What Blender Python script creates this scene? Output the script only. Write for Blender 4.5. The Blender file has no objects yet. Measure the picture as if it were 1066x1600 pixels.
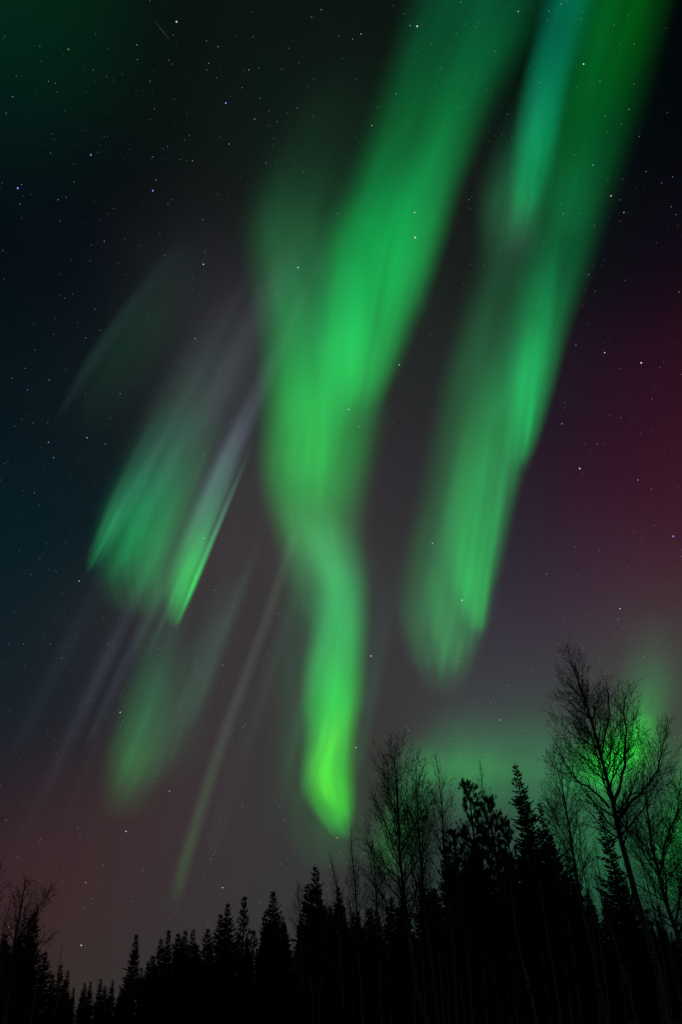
import bpy, math, random
import numpy as np
from mathutils import Vector, Matrix

# ------------------------------------------------------------------ camera
scene = bpy.context.scene
COL = scene.collection
PITCH = math.radians(33.35)
ROLL = math.radians(3.6)
FPX = 1210.0            # focal length in pixels of the 1066 x 1600 photograph
CAMZ = 1.6
cam_data = bpy.data.cameras.new("camera")
cam_data.sensor_fit = 'VERTICAL'
cam_data.sensor_height = 36.0
cam_data.lens = 36.0 * FPX / 1600.0
cam_data.clip_start = 0.1
cam_data.clip_end = 30000.0
cam = bpy.data.objects.new("camera", cam_data)
COL.objects.link(cam)
cam.location = (0, 0, CAMZ)
CP, SP, CR, SR = math.cos(PITCH), math.sin(PITCH), math.cos(ROLL), math.sin(ROLL)
CF = np.array([0, CP, SP]); CX = np.array([CR, SR * SP, -SR * CP]); CY = np.array([SR, -CR * SP, CR * CP])
cam.rotation_euler = Matrix((CX, CY, -CF)).transposed().to_euler()
scene.camera = cam

# ------------------------------------------------------------------ world / view
world = bpy.data.worlds.new("World")
scene.world = world
world.use_nodes = True
bg = world.node_tree.nodes.get('Background') or world.node_tree.nodes.new('ShaderNodeBackground')
bg.inputs['Color'].default_value = (0.02, 0.04, 0.03, 1)
bg.inputs['Strength'].default_value = 0.05
scene.view_settings.view_transform = 'Standard'
scene.view_settings.look = 'None'
scene.view_settings.exposure = 0.0
scene.view_settings.gamma = 1.0
scene.cycles.transparent_max_bounces = 48
scene.cycles.max_bounces = 4
scene.cycles.diffuse_bounces = 1

def ray(px, py):
    """unit direction from the camera for a photograph pixel"""
    cx = (px - 533.0) / FPX; cy = (800.0 - py) / FPX
    d = CF + cx * CX + cy * CY
    return d / np.linalg.norm(d)
CAM = np.array([0, 0, CAMZ])
def lin(c):
    c = c / 255.0
    return c / 12.92 if c <= 0.04045 else ((c + 0.055) / 1.055) ** 2.4
def linc(c): return tuple(lin(v) for v in c)

# ------------------------------------------------------------------ helpers
def mesh_np(name, verts, faces, mat=None, smooth=False):
    me = bpy.data.meshes.new(name)
    verts = np.asarray(verts, dtype=np.float32); faces = np.asarray(faces, dtype=np.int32)
    nv, nf, k = len(verts), len(faces), faces.shape[1]
    me.vertices.add(nv); me.vertices.foreach_set('co', verts.ravel())
    me.loops.add(nf * k); me.loops.foreach_set('vertex_index', faces.ravel())
    me.polygons.add(nf)
    me.polygons.foreach_set('loop_start', np.arange(0, nf * k, k, dtype=np.int32))
    if smooth: me.polygons.foreach_set('use_smooth', np.ones(nf, dtype=bool))
    me.update(calc_edges=True); me.validate()
    if mat: me.materials.append(mat)
    return me
def add_obj(name, me, parent=None, loc=(0, 0, 0)):
    o = bpy.data.objects.new(name, me); COL.objects.link(o); o.location = loc
    if parent: o.parent = parent
    return o
def tag(o, label=None, cat=None, group=None, kind=None):
    if label: o['label'] = label
    if cat: o['category'] = cat
    if group: o['group'] = group
    if kind: o['kind'] = kind
    return o
def newmat(name):
    m = bpy.data.materials.new(name); m.use_nodes = True
    nt = m.node_tree; nt.nodes.clear()
    out = nt.nodes.new('ShaderNodeOutputMaterial')
    return m, nt, out
def math_node(nt, op, a, b=None, c=None):
    n = nt.nodes.new('ShaderNodeMath'); n.operation = op
    for i, v in enumerate((a, b, c)):
        if v is None: continue
        if isinstance(v, (int, float)): n.inputs[i].default_value = v
        else: nt.links.new(v, n.inputs[i])
    return n.outputs[0]

# ------------------------------------------------------------------ sky dome
# glow of the night sky, given by direction (photo px, photo py, colour)
SKY = [(0, -100, (4, 40, 24)), (100, 20, (3, 42, 22)), (40, 130, (2, 34, 26)), (230, 60, (6, 16, 14)), (330, 60, (10, 8, 12)),
       (200, 170, (7, 10, 13)), (40, 260, (5, 14, 20)), (200, 320, (6, 11, 16)), (330, 230, (13, 12, 16)), (520, 80, (14, 17, 16)),
       (390, 60, (10, 24, 16)), (410, 150, (9, 32, 22)), (385, 240, (12, 30, 25)), (500, 140, (14, 20, 17)), (540, 250, (20, 34, 25)), (500, 230, (18, 28, 22)), (400, 330, (28, 27, 30)), (60, 450, (4, 14, 20)), (180, 480, (8, 16, 24)), (310, 430, (30, 30, 32)),
       (50, 640, (5, 20, 28)), (160, 620, (14, 24, 27)), (240, 600, (26, 34, 30)), (340, 560, (52, 51, 56)), (390, 500, (44, 43, 49)), (60, 850, (5, 28, 35)), (150, 740, (14, 28, 33)),
       (380, 700, (56, 54, 58)), (50, 1010, (12, 29, 36)), (150, 1000, (28, 36, 40)), (230, 1030, (52, 47, 52)), (100, 1130, (26, 33, 41)),
       (40, 1250, (28, 31, 38)), (360, 900, (60, 54, 56)), (420, 1080, (58, 53, 58)), (350, 1200, (59, 53, 58)), (150, 1270, (52, 42, 45)), (250, 1300, (60, 49, 50)),
       (90, 1380, (74, 38, 44)), (150, 1340, (66, 42, 44)), (20, 1420, (42, 34, 38)), (220, 1420, (53, 46, 49)), (150, 1530, (47, 50, 44)), (330, 1440, (52, 51, 54)), (420, 1350, (58, 54, 61)),
       (600, 1020, (60, 54, 60)), (610, 860, (56, 50, 55)), (650, 700, (46, 42, 48)), (650, 560, (42, 39, 44)), (720, 400, (32, 28, 30)), (740, 280, (26, 26, 28)),
       (700, 100, (10, 18, 14)), (600, 1150, (60, 53, 55)), (480, 1450, (50, 50, 50)), (560, 1400, (52, 52, 50)),
       (1040, 60, (3, 3, 9)), (1000, 260, (5, 5, 13)), (920, 420, (12, 10, 22)), (1040, 440, (16, 9, 18)), (880, 620, (26, 18, 37)),
       (970, 600, (32, 15, 32)), (1066, 600, (50, 14, 30)), (1066, 690, (54, 17, 33)), (1066, 770, (64, 21, 38)), (1150, 760, (64, 20, 38)), (980, 760, (52, 24, 42)), (980, 680, (44, 20, 38)), (860, 780, (38, 26, 46)),
       (960, 900, (63, 36, 52)), (1060, 900, (70, 42, 50)), (850, 920, (50, 36, 58)), (800, 1010, (52, 46, 62)), (880, 1020, (66, 54, 66)), (700, 1100, (60, 58, 62)),
       (1010, 1010, (68, 66, 66)), (1066, 1080, (62, 76, 62)), (800, 1120, (62, 68, 68)), (900, 1130, (58, 80, 64)), (700, 1300, (48, 70, 62)), (850, 1300, (46, 76, 62)), (1000, 1300, (40, 84, 58)),
       (620, 400, (8, 34, 22)), (680, 200, (2, 26, 16)), (590, 520, (22, 40, 28)), (490, 640, (36, 48, 42)), (480, 520, (30, 40, 34)), (850, 400, (8, 24, 18)), (790, 600, (22, 36, 28)), (740, 850, (34, 46, 40)), (860, 150, (0, 22, 12)), (960, 120, (0, 10, 6)), (530, 1000, (46, 52, 48)), (518, 1200, (44, 56, 44)), (1066, 1450, (24, 52, 40)), (800, 1500, (34, 58, 48)), (1050, 1520, (40, 52, 56)), (650, 1500, (44, 60, 54))]
RAD_SKY = 9000.0
def build_sky():
    m, nt, out = newmat("night_sky_glow")
    tc = nt.nodes.new('ShaderNodeTexCoord')
    nrm = nt.nodes.new('ShaderNodeVectorMath'); nrm.operation = 'NORMALIZE'
    nt.links.new(tc.outputs['Object'], nrm.inputs[0])
    # a gentle large-scale unevenness of the air glow
    nz = nt.nodes.new('ShaderNodeTexNoise'); nz.inputs['Scale'].default_value = 3.0; nz.inputs['Detail'].default_value = 3.0
    nt.links.new(nrm.outputs[0], nz.inputs['Vector'])
    wob = nt.nodes.new('ShaderNodeVectorMath'); wob.operation = 'MULTIPLY_ADD'
    nt.links.new(nz.outputs['Color'], wob.inputs[0]); wob.inputs[1].default_value = (0.07, 0.07, 0.07)
    off = nt.nodes.new('ShaderNodeVectorMath'); off.operation = 'SUBTRACT'
    nt.links.new(nrm.outputs[0], off.inputs[0]); off.inputs[1].default_value = (0.035, 0.035, 0.035)
    nt.links.new(off.outputs[0], wob.inputs[2])
    pts = [(ray(x, y), linc(c), 250.0) for x, y, c in SKY]
    for az, el, c in [(180, 10, (34, 44, 40)), (180, 50, (10, 26, 20)), (120, 15, (44, 50, 44)), (-120, 15, (34, 36, 42)),
                      (90, 50, (24, 18, 24)), (-90, 50, (8, 24, 24)), (60, 20, (60, 60, 56)), (-60, 20, (30, 34, 40)), (180, 80, (6, 20, 16)),
                      (60, -12, (30, 40, 36)), (0, -12, (40, 48, 42)), (-60, -12, (36, 34, 34)), (180, -20, (20, 24, 22))]:
        a, e = math.radians(az), math.radians(el)
        pts.append((np.array([math.sin(a) * math.cos(e), math.cos(a) * math.cos(e), math.sin(e)]), linc(c), 14.0))
    acc = None; wsum = None
    for d, c, k in pts:
        dt = nt.nodes.new('ShaderNodeVectorMath'); dt.operation = 'DOT_PRODUCT'
        if acc is None: nt.links.new(wob.outputs[0], dt.inputs[0])
        else:                                # keep the evaluation serial (the node stack is small)
            ch = nt.nodes.new('ShaderNodeVectorMath'); ch.operation = 'MULTIPLY_ADD'
            nt.links.new(acc, ch.inputs[0]); ch.inputs[1].default_value = (1e-9, 1e-9, 1e-9); nt.links.new(wob.outputs[0], ch.inputs[2])
            nt.links.new(ch.outputs[0], dt.inputs[0])
        dt.inputs[1].default_value = tuple(d)
        if k < 100:
            w = math_node(nt, 'EXPONENT', math_node(nt, 'MULTIPLY_ADD', dt.outputs['Value'], k, -k - 4.0))
        else:
            w = math_node(nt, 'EXPONENT', math_node(nt, 'MULTIPLY_ADD', dt.outputs['Value'], k, -k))
        ma = nt.nodes.new('ShaderNodeVectorMath'); ma.operation = 'MULTIPLY_ADD'
        nt.links.new(w, ma.inputs[0]); ma.inputs[1].default_value = c
        if acc is None: ma.inputs[2].default_value = (0, 0, 0); wsum = w
        else:
            nt.links.new(acc, ma.inputs[2]); wsum = math_node(nt, 'ADD', wsum, w)
        acc = ma.outputs[0]
    inv = math_node(nt, 'DIVIDE', 1.0, math_node(nt, 'ADD', wsum, 1e-9))
    sc = nt.nodes.new('ShaderNodeVectorMath'); sc.operation = 'SCALE'
    nt.links.new(acc, sc.inputs[0]); nt.links.new(inv, sc.inputs['Scale'])
    em = nt.nodes.new('ShaderNodeEmission'); em.inputs['Strength'].default_value = 1.0
    nt.links.new(sc.outputs[0], em.inputs['Color']); nt.links.new(em.outputs[0], out.inputs['Surface'])
    m.cycles.emission_sampling = 'NONE'
    V = []; F = []
    nu, nv = 96, 48
    for j in range(nv + 1):
        t = math.pi * j / nv
        for i in range(nu):
            a = 2 * math.pi * i / nu
            V.append((RAD_SKY * math.sin(t) * math.cos(a), RAD_SKY * math.sin(t) * math.sin(a), RAD_SKY * math.cos(t)))
    for j in range(nv):
        for i in range(nu):
            F.append((j * nu + i, j * nu + (i + 1) % nu, (j + 1) * nu + (i + 1) % nu, (j + 1) * nu + i))
    o = add_obj('sky', mesh_np('sky', V, F, m, True), loc=(0, 0, CAMZ))
    tag(o, 'clear night sky, grey violet low down and crimson at right', 'sky', kind='structure')
build_sky()

# ------------------------------------------------------------------ ground
def build_ground():
    m, nt, out = newmat("forest_floor")
    tc = nt.nodes.new('ShaderNodeTexCoord')
    nz = nt.nodes.new('ShaderNodeTexNoise'); nz.inputs['Scale'].default_value = 0.6; nz.inputs['Detail'].default_value = 8
    nt.links.new(tc.outputs['Object'], nz.inputs['Vector'])
    cr = nt.nodes.new('ShaderNodeValToRGB')
    cr.color_ramp.elements[0].color = (0.018, 0.022, 0.012, 1); cr.color_ramp.elements[1].color = (0.07, 0.06, 0.035, 1)
    cr.color_ramp.elements[0].position = 0.35; cr.color_ramp.elements[1].position = 0.7
    nt.links.new(nz.outputs['Fac'], cr.inputs[0])
    p = nt.nodes.new('ShaderNodeBsdfPrincipled'); p.inputs['Roughness'].default_value = 0.95
    nt.links.new(cr.outputs[0], p.inputs['Base Color']); nt.links.new(p.outputs[0], out.inputs['Surface'])
    rr = [0] + list(np.geomspace(2, 8900, 60)); n = 96
    V = []; F = []
    for r in rr:
        for i in range(n):
            a = 2 * math.pi * i / n; x, y = r * math.cos(a), r * math.sin(a)
            z = 0.12 * math.sin(x * .21 + 1) * math.cos(y * .17) * min(1, r / 10) if r < 600 else 0.0
            V.append((x, y, z - 0.02))
    for j in range(len(rr) - 1):
        for i in range(n):
            F.append((j * n + i, j * n + (i + 1) % n, (j + 1) * n + (i + 1) % n, (j + 1) * n + i))
    o = add_obj('ground', mesh_np('ground', V, F, m, True))
    tag(o, 'dark mossy forest floor below the trees', 'ground', kind='structure')
build_ground()

# ------------------------------------------------------------------ aurora
def catmull(P, t):
    """P: (n,k) stations, t in [0,n-1]; smooth interpolation"""
    P = np.asarray(P, float); n = len(P)
    M = np.zeros_like(P)
    M[1:-1] = (P[2:] - P[:-2]) / 2; M[0] = P[1] - P[0]; M[-1] = P[-1] - P[-2]
    i = np.clip(np.floor(t).astype(int), 0, n - 2); f = (t - i)[:, None]
    h00 = 2*f**3 - 3*f**2 + 1; h10 = f**3 - 2*f**2 + f; h01 = -2*f**3 + 3*f**2; h11 = f**3 - f**2
    return h00 * P[i] + h10 * M[i] + h01 * P[i+1] + h11 * M[i+1]
mat_i = [0]
def aurora_material(cols, soft, streak, seed, ragged=0.0, tilt=0.0, pw=2.6, fa=0.3):
    """light-giving gas: colour and strength along the ray, bell-shaped across it"""
    m, nt, out = newmat("aurora_light")
    uv = nt.nodes.new('ShaderNodeUVMap'); uv.uv_map = 'ray'
    sep = nt.nodes.new('ShaderNodeSeparateXYZ'); nt.links.new(uv.outputs[0], sep.inputs[0])
    ramp = nt.nodes.new('ShaderNodeValToRGB'); cr = ramp.color_ramp; cr.interpolation = 'LINEAR'
    n = 30
    t = np.linspace(0, len(cols) - 1, n)
    C = np.clip(catmull(cols, t), 0, None)
    while len(cr.elements) < n: cr.elements.new(0.5)
    for k in range(n): cr.elements[k].position = k / (n - 1)
    for k in range(n): cr.elements[k].color = (C[k, 0], C[k, 1], C[k, 2], 1)
    u = sep.outputs[0]; v = sep.outputs[1]
    # slow wander of the ray's border along its length
    comb = nt.nodes.new('ShaderNodeCombineXYZ')
    nt.links.new(math_node(nt, 'MULTIPLY', u, streak), comb.inputs[0]); nt.links.new(math_node(nt, 'MULTIPLY', v, 3.2), comb.inputs[1])
    comb.inputs[2].default_value = seed * 3.7
    nz = nt.nodes.new('ShaderNodeTexNoise'); nz.inputs['Scale'].default_value = 1.0; nz.inputs['Detail'].default_value = 2.0
    nt.links.new(comb.outputs[0], nz.inputs['Vector'])
    comb2 = nt.nodes.new('ShaderNodeCombineXYZ')
    nt.links.new(math_node(nt, 'MULTIPLY', u, streak * 2.8), comb2.inputs[0]); nt.links.new(math_node(nt, 'MULTIPLY', v, 1.1), comb2.inputs[1])
    comb2.inputs[2].default_value = seed * 1.9 + 40
    fine = nt.nodes.new('ShaderNodeTexNoise'); fine.inputs['Scale'].default_value = 1.0; fine.inputs['Detail'].default_value = 2.0
    nt.links.new(comb2.outputs[0], fine.inputs['Vector'])
    # the lower border and the tops of the rays end unevenly
    rag = math_node(nt, 'MULTIPLY', math_node(nt, 'SUBTRACT', fine.outputs['Fac'], 0.5), ragged)
    rag = math_node(nt, 'ADD', rag, math_node(nt, 'MULTIPLY', u, tilt))
    nt.links.new(math_node(nt, 'MINIMUM', math_node(nt, 'MAXIMUM', math_node(nt, 'ADD', v, rag), 0.0), 1.0), ramp.inputs[0])
    au = math_node(nt, 'POWER', math_node(nt, 'ABSOLUTE', u), soft)
    bell = math_node(nt, 'POWER', math_node(nt, 'MAXIMUM', math_node(nt, 'SUBTRACT', 1.0, au), 0.0), pw)
    mod = math_node(nt, 'MULTIPLY', math_node(nt, 'MULTIPLY_ADD', nz.outputs['Fac'], 1.3, 0.35), math_node(nt, 'MULTIPLY_ADD', fine.outputs['Fac'], 2 * fa, 1.0 - fa))
    em = nt.nodes.new('ShaderNodeEmission'); nt.links.new(ramp.outputs[0], em.inputs['Color'])
    ends = math_node(nt, 'MULTIPLY', math_node(nt, 'MINIMUM', math_node(nt, 'MULTIPLY', v, 14.0), 1.0),
                     math_node(nt, 'MINIMUM', math_node(nt, 'MULTIPLY', math_node(nt, 'SUBTRACT', 1.0, v), 14.0), 1.0))
    nt.links.new(math_node(nt, 'MULTIPLY', math_node(nt, 'MULTIPLY', bell, mod), ends), em.inputs['Strength'])
    tr = nt.nodes.new('ShaderNodeBsdfTransparent')
    ad = nt.nodes.new('ShaderNodeAddShader'); nt.links.new(em.outputs[0], ad.inputs[0]); nt.links.new(tr.outputs[0], ad.inputs[1])
    nt.links.new(ad.outputs[0], out.inputs['Surface'])
    m.cycles.emission_sampling = 'NONE'
    return m
def ray_sheet(st, alt0, alt1, soft=2.0, streak=1.5, fold=0.05, ragged=0.10, tilt=0.0, pw=2.6, fa=0.3):
    """one auroral ray: a glowing folded sheet hanging from altitude alt1 down to alt0"""
    mat_i[0] += 1; s = mat_i[0]
    def gas(c):                      # oxygen green is purer than the mixed colour seen against the sky glow
        r, g, b = linc(c); t = max(0.0, (g - max(r, b)) / (g + 1e-6)); return (r * (1 - .6 * t), g * 1.08, b * (1 - .12 * t))
    st = [tuple(q[:4]) + gas(q[4]) for q in st]
    geo = np.array([q[:4] for q in st]); cols = np.array([q[4:] for q in st])
    NV, NU = 72, 28
    t = np.linspace(0, len(st) - 1, NV)
    G = catmull(geo, t)
    V = []; UV = []
    for j in range(NV):
        x, y, wl, wr = G[j]; v = j / (NV - 1)
        for i in range(NU):
            u = -1 + 2 * i / (NU - 1)
            px = x + 1.12 * (u * max(wl, 1) if u < 0 else u * max(wr, 1))
            d = ray(px, y)
            z = alt0 + (alt1 - alt0) * v
            r = min(z / max(d[2], 0.02), 8000)
            r *= 1 + fold * math.sin(3.1 * u + 2.3 * v + s) 
            V.append(CAM + d * min(r, 8300)); UV.append((u, v))
    F = [(j*NU+i, j*NU+i+1, (j+1)*NU+i+1, (j+1)*NU+i) for j in range(NV-1) for i in range(NU-1)]
    return V, UV, F, aurora_material(cols, soft, streak, s, ragged, tilt, pw, fa)
def aurora(label, alt, rays):
    """a band of light: an Empty parenting its rays"""
    built = [ray_sheet(r['st'], alt, alt * r.get('top', 1.25), r.get('soft', 2.0), r.get('streak', 1.5), r.get('fold', 0.05), r.get('ragged', 0.07), r.get('tilt', 0.0), r.get('pw', 2.6), r.get('fa', 0.22)) for r in rays]
    base = np.array(built[0][0][14])
    root = bpy.data.objects.new('aurora_band', None); COL.objects.link(root); root.location = base
    tag(root, label, 'aurora', 'bands of the aurora')
    for V, UV, F, m in built:
        V = np.array(V) - base
        me = mesh_np('ray', V, F, m, True)
        uvl = me.uv_layers.new(name='ray')
        li = np.zeros(len(me.loops), dtype=np.int32); me.loops.foreach_get('vertex_index', li)
        uvl.data.foreach_set('uv', np.asarray(UV, dtype=np.float32)[li].ravel())
        add_obj('ray', me, root)
K = (0, 0, 0)
ZEN = (980.0, -720.0)        # the magnetic zenith, towards which all rays converge
def thin_rays(items, seed):
    """fine parallel rays: (foot x, foot y, length, width, colour at the foot, colour higher up)"""
    rg = random.Random(seed); out = []
    for x, y, L, w, c0, c1 in items:
        dx, dy = ZEN[0] - x, ZEN[1] - y; h = math.hypot(dx, dy); dx /= h; dy /= h
        k = rg.uniform(.75, 1.2)
        sc = lambda c, f: tuple(q * f for q in c)
        P = lambda t: (x + dx * L * t, y + dy * L * t)
        out.append(dict(soft=2.0, streak=.6, ragged=.05, fold=.02, st=[P(-.07) + (w * .5, w * .5, K), P(.03) + (w * .8, w * .8, sc(c0, .7 * k)), P(.14) + (w, w, sc(c0, k)),
            P(.32) + (w * 1.1, w * 1.1, sc(tuple((a + b) / 2 for a, b in zip(c0, c1)), k)), P(.6) + (w * 1.1, w * 1.1, sc(c1, k)), P(.85) + (w, w, sc(c1, .55 * k)), P(1.08) + (w * .8, w * .8, K)]))
    return out
aurora('broad bright green band from the top edge to a rounded lobe left of centre', 1500, [
    dict(soft=2.6, ragged=.04, tilt=-.015, st=[(545, 690, 60, 34, K), (553, 650, 70, 44, (18, 66, 32)), (562, 605, 80, 54, (28, 124, 56)), (570, 550, 88, 68, (28, 156, 72)), (586, 460, 98, 84, (12, 158, 76)),
        (605, 370, 105, 95, (4, 150, 72)), (630, 290, 100, 92, (0, 126, 64)), (665, 190, 98, 95, (0, 102, 50)), (702, 90, 102, 104, (0, 84, 46)), (740, 0, 112, 108, (0, 74, 46)), (790, -110, 130, 130, (0, 70, 46))]),
    dict(soft=2.0, st=[(640, 520, 60, 30, K), (652, 430, 55, 38, (16, 60, 28)), (688, 300, 60, 42, (4, 56, 26)), (740, 170, 70, 50, (2, 46, 22)), (795, 60, 70, 50, (0, 48, 24)), (850, -60, 70, 60, K)]),
    dict(soft=2.2, ragged=.03, st=[(505, 935, 50, 60, K), (494, 880, 58, 80, (30, 66, 38)), (482, 820, 68, 96, (44, 112, 54)), (480, 740, 80, 108, (44, 156, 68)), (484, 670, 82, 118, (42, 166, 72)), (480, 600, 80, 125, (32, 156, 70)),
        (476, 530, 80, 120, (28, 128, 66)), (466, 450, 82, 115, (26, 100, 56)), (462, 360, 90, 110, (26, 78, 44)), (480, 270, 95, 105, (14, 40, 24)), (515, 180, 90, 95, (4, 20, 12)), (580, 40, 80, 80, K)]),
])
aurora('vivid lime green tongue hanging down to the tree line in the lower middle', 1300, [
    dict(soft=2.4, streak=1.0, tilt=-.03, st=[(540, 1318, 16, 14, K), (536, 1298, 28, 18, (14, 100, 26)), (529, 1272, 40, 28, (50, 164, 34)), (519, 1240, 48, 40, (66, 186, 38)), (514, 1205, 48, 44, (68, 184, 44)), (518, 1150, 46, 44, (66, 178, 52)),
        (521, 1095, 52, 50, (24, 182, 60)), (522, 1040, 52, 54, (34, 160, 66)), (527, 970, 44, 54, (40, 144, 74)), (524, 905, 44, 56, (40, 126, 70)), (508, 845, 60, 64, (32, 88, 48)), (492, 780, 70, 70, K)]),
    dict(soft=2.0, streak=1.2, st=[(530, 1275, 16, 14, K), (508, 1232, 24, 26, (64, 120, 10)), (504, 1195, 26, 26, (60, 124, 12)), (518, 1150, 26, 26, (50, 90, 16)), (522, 1115, 26, 26, (20, 60, 14)), (522, 1060, 30, 30, (10, 60, 22)), (528, 960, 30, 30, K)]),
    dict(soft=2.0, st=[(520, 1370, 60, 60, K), (518, 1330, 75, 70, (12, 46, 18)), (510, 1240, 90, 76, (20, 62, 26)), (505, 1120, 100, 84, (22, 58, 34)), (510, 1000, 100, 95, (22, 60, 38)), (512, 900, 95, 105, (20, 50, 30)), (505, 820, 90, 90, K)]),
    dict(soft=2.0, ragged=.03, st=[(505, 1010, 40, 40, K), (498, 950, 50, 56, (18, 60, 34)), (490, 885, 60, 66, (28, 84, 44)), (482, 825, 60, 70, (24, 70, 36)), (476, 760, 50, 60, K)])]
    + thin_rays([(470, 1250, 330, 14, (18, 44, 26), (14, 30, 22)), (452, 1190, 330, 16, (14, 38, 22), (10, 26, 20)), (556, 1210, 260, 14, (8, 36, 18), (8, 24, 18)), (566, 1120, 260, 18, (6, 28, 18), (10, 22, 20)), (497, 1180, 200, 9, (10, 70, 14), (6, 40, 20))], 5))
aurora('long green band right of centre slanting from the top right corner', 1700, [
    dict(soft=2.2, ragged=.05, st=[(698, 1105, 40, 34, K), (700, 1062, 52, 40, (20, 52, 30)), (701, 1018, 70, 52, (38, 104, 54)), (702, 955, 88, 72, (44, 118, 64)), (710, 860, 84, 80, (40, 104, 58)), (728, 770, 80, 85, (36, 100, 54)), (752, 670, 86, 95, (36, 98, 54)),
        (776, 570, 88, 98, (34, 92, 54)), (796, 470, 80, 95, (24, 72, 42)), (806, 390, 70, 75, (14, 42, 27)), (812, 310, 60, 60, K)]),
    dict(soft=2.2, streak=1.0, st=[(752, 995, 18, 10, K), (748, 960, 36, 20, (10, 106, 44)), (742, 900, 50, 36, (14, 124, 54)), (746, 820, 54, 50, (18, 120, 54)), (758, 740, 56, 64, (16, 104, 50)), (782, 660, 52, 70, (16, 96, 50)), (808, 580, 50, 62, (6, 76, 44)), (836, 490, 50, 60, K)]),
    dict(soft=2.2, st=[(805, 745, 20, 18, K), (820, 690, 38, 24, (4, 96, 48)), (833, 610, 50, 36, (0, 122, 62)), (848, 520, 58, 46, (0, 112, 58)), (868, 420, 66, 62, (0, 86, 46)), (892, 320, 72, 72, (0, 76, 36)), (922, 220, 82, 78, (0, 70, 28)),
        (952, 120, 92, 78, (0, 72, 18)), (980, 20, 105, 74, (0, 80, 14)), (1012, -110, 120, 74, (0, 74, 10))]),
    dict(soft=2.0, st=[(768, 930, 14, 12, K), (776, 860, 26, 20, (20, 60, 30)), (790, 780, 30, 22, (20, 62, 34)), (806, 710, 28, 22, (10, 50, 30)), (825, 640, 26, 20, K)])]
    + thin_rays([(655, 1000, 330, 20, (10, 30, 18), (8, 18, 14)), (672, 1030, 360, 14, (12, 36, 20), (10, 24, 16)), (690, 1050, 300, 11, (16, 60, 32), (10, 34, 22)), (714, 1045, 260, 10, (18, 70, 34), (10, 40, 26)), (735, 1010, 300, 10, (14, 76, 32), (6, 50, 28)),
                 (751, 985, 330, 8, (6, 84, 34), (4, 60, 30)), (722, 960, 330, 9, (4, 66, 28), (6, 50, 28)), (775, 850, 280, 9, (12, 56, 30), (6, 50, 28)), (800, 770, 260, 9, (8, 54, 28), (2, 56, 30)), (820, 715, 280, 9, (4, 70, 36), (0, 56, 30)), (845, 610, 300, 10, (0, 60, 32), (0, 44, 26))], 6))
aurora('pale teal streak with a crisp left side near the top right', 1900, [
    dict(soft=2.2, streak=1.0, ragged=.16, tilt=.05, st=[(806, 430, 30, 34, K), (815, 372, 36, 34, (24, 46, 34)), (824, 330, 40, 32, (24, 98, 60)), (831, 285, 42, 34, (8, 132, 80)), (840, 220, 42, 38, (6, 130, 84)), (852, 130, 40, 44, (4, 112, 82)), (870, 50, 38, 48, (2, 96, 74)), (888, -30, 40, 52, (0, 84, 66)), (905, -110, 40, 50, (0, 60, 50))]),
    dict(soft=2.0, st=[(775, 470, 45, 50, K), (785, 400, 46, 50, (20, 44, 28)), (792, 335, 52, 50, (34, 82, 52)), (800, 270, 52, 40, (18, 64, 42)), (818, 190, 40, 40, (10, 38, 30)), (840, 120, 30, 30, K)]),
    dict(soft=2.4, st=[(872, 380, 40, 50, K), (878, 300, 48, 60, (0, 48, 24)), (892, 180, 50, 60, (0, 50, 18)), (915, 60, 50, 60, (0, 52, 26)), (940, -90, 50, 60, (0, 46, 24))]),
])
aurora('fan of soft green rays with a faint lilac top at left', 1400, [
    dict(soft=2.2, st=[(222, 975, 40, 40, K), (215, 935, 66, 64, (18, 52, 28)), (212, 885, 74, 70, (14, 88, 48)), (222, 830, 82, 74, (16, 104, 58)), (240, 770, 82, 72, (28, 98, 62)), (264, 700, 74, 76, (38, 76, 60)), (298, 610, 68, 80, (38, 54, 50)), (340, 520, 62, 80, (20, 24, 26)), (390, 410, 50, 60, K)]),
    dict(soft=2.0, st=[(138, 895, 8, 14, K), (146, 866, 11, 28, (20, 62, 36)), (164, 822, 13, 36, (36, 88, 58)), (188, 768, 16, 40, (30, 66, 50)), (224, 700, 18, 40, (20, 44, 34)), (270, 615, 18, 40, K)]),
    dict(soft=2.0, st=[(205, 1040, 10, 14, K), (222, 985, 16, 20, (26, 38, 28)), (252, 905, 18, 20, (28, 44, 32)), (285, 815, 16, 18, (24, 42, 32)), (320, 720, 16, 18, (22, 38, 30)), (355, 630, 14, 16, K)]),
    dict(soft=2.0, st=[(225, 970, 24, 20, K), (245, 880, 38, 36, (16, 70, 34)), (272, 790, 38, 38, (18, 60, 32)), (305, 700, 30, 30, (18, 36, 24)), (335, 620, 24, 24, K)])]
    + thin_rays([(142, 885, 230, 7, (12, 84, 48), (28, 50, 44)), (160, 872, 260, 12, (16, 60, 38), (30, 48, 44)), (180, 895, 300, 18, (10, 58, 34), (24, 46, 40)), (208, 940, 330, 18, (12, 56, 30), (22, 44, 36)),
                 (238, 965, 360, 15, (14, 50, 30), (26, 42, 38)), (238, 1010, 420, 8, (24, 40, 30), (32, 44, 40)), (215, 1055, 300, 10, (20, 30, 24), (22, 36, 30)), (262, 920, 420, 12, (24, 40, 32), (34, 38, 42)),
                 (300, 700, 330, 30, (26, 30, 34), (26, 26, 32)), (330, 660, 330, 36, (28, 28, 36), (24, 24, 30)), (280, 640, 260, 18, (22, 30, 30), (22, 24, 28)), (372, 700, 330, 14, (30, 32, 42), (26, 26, 32))], 7))
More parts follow.
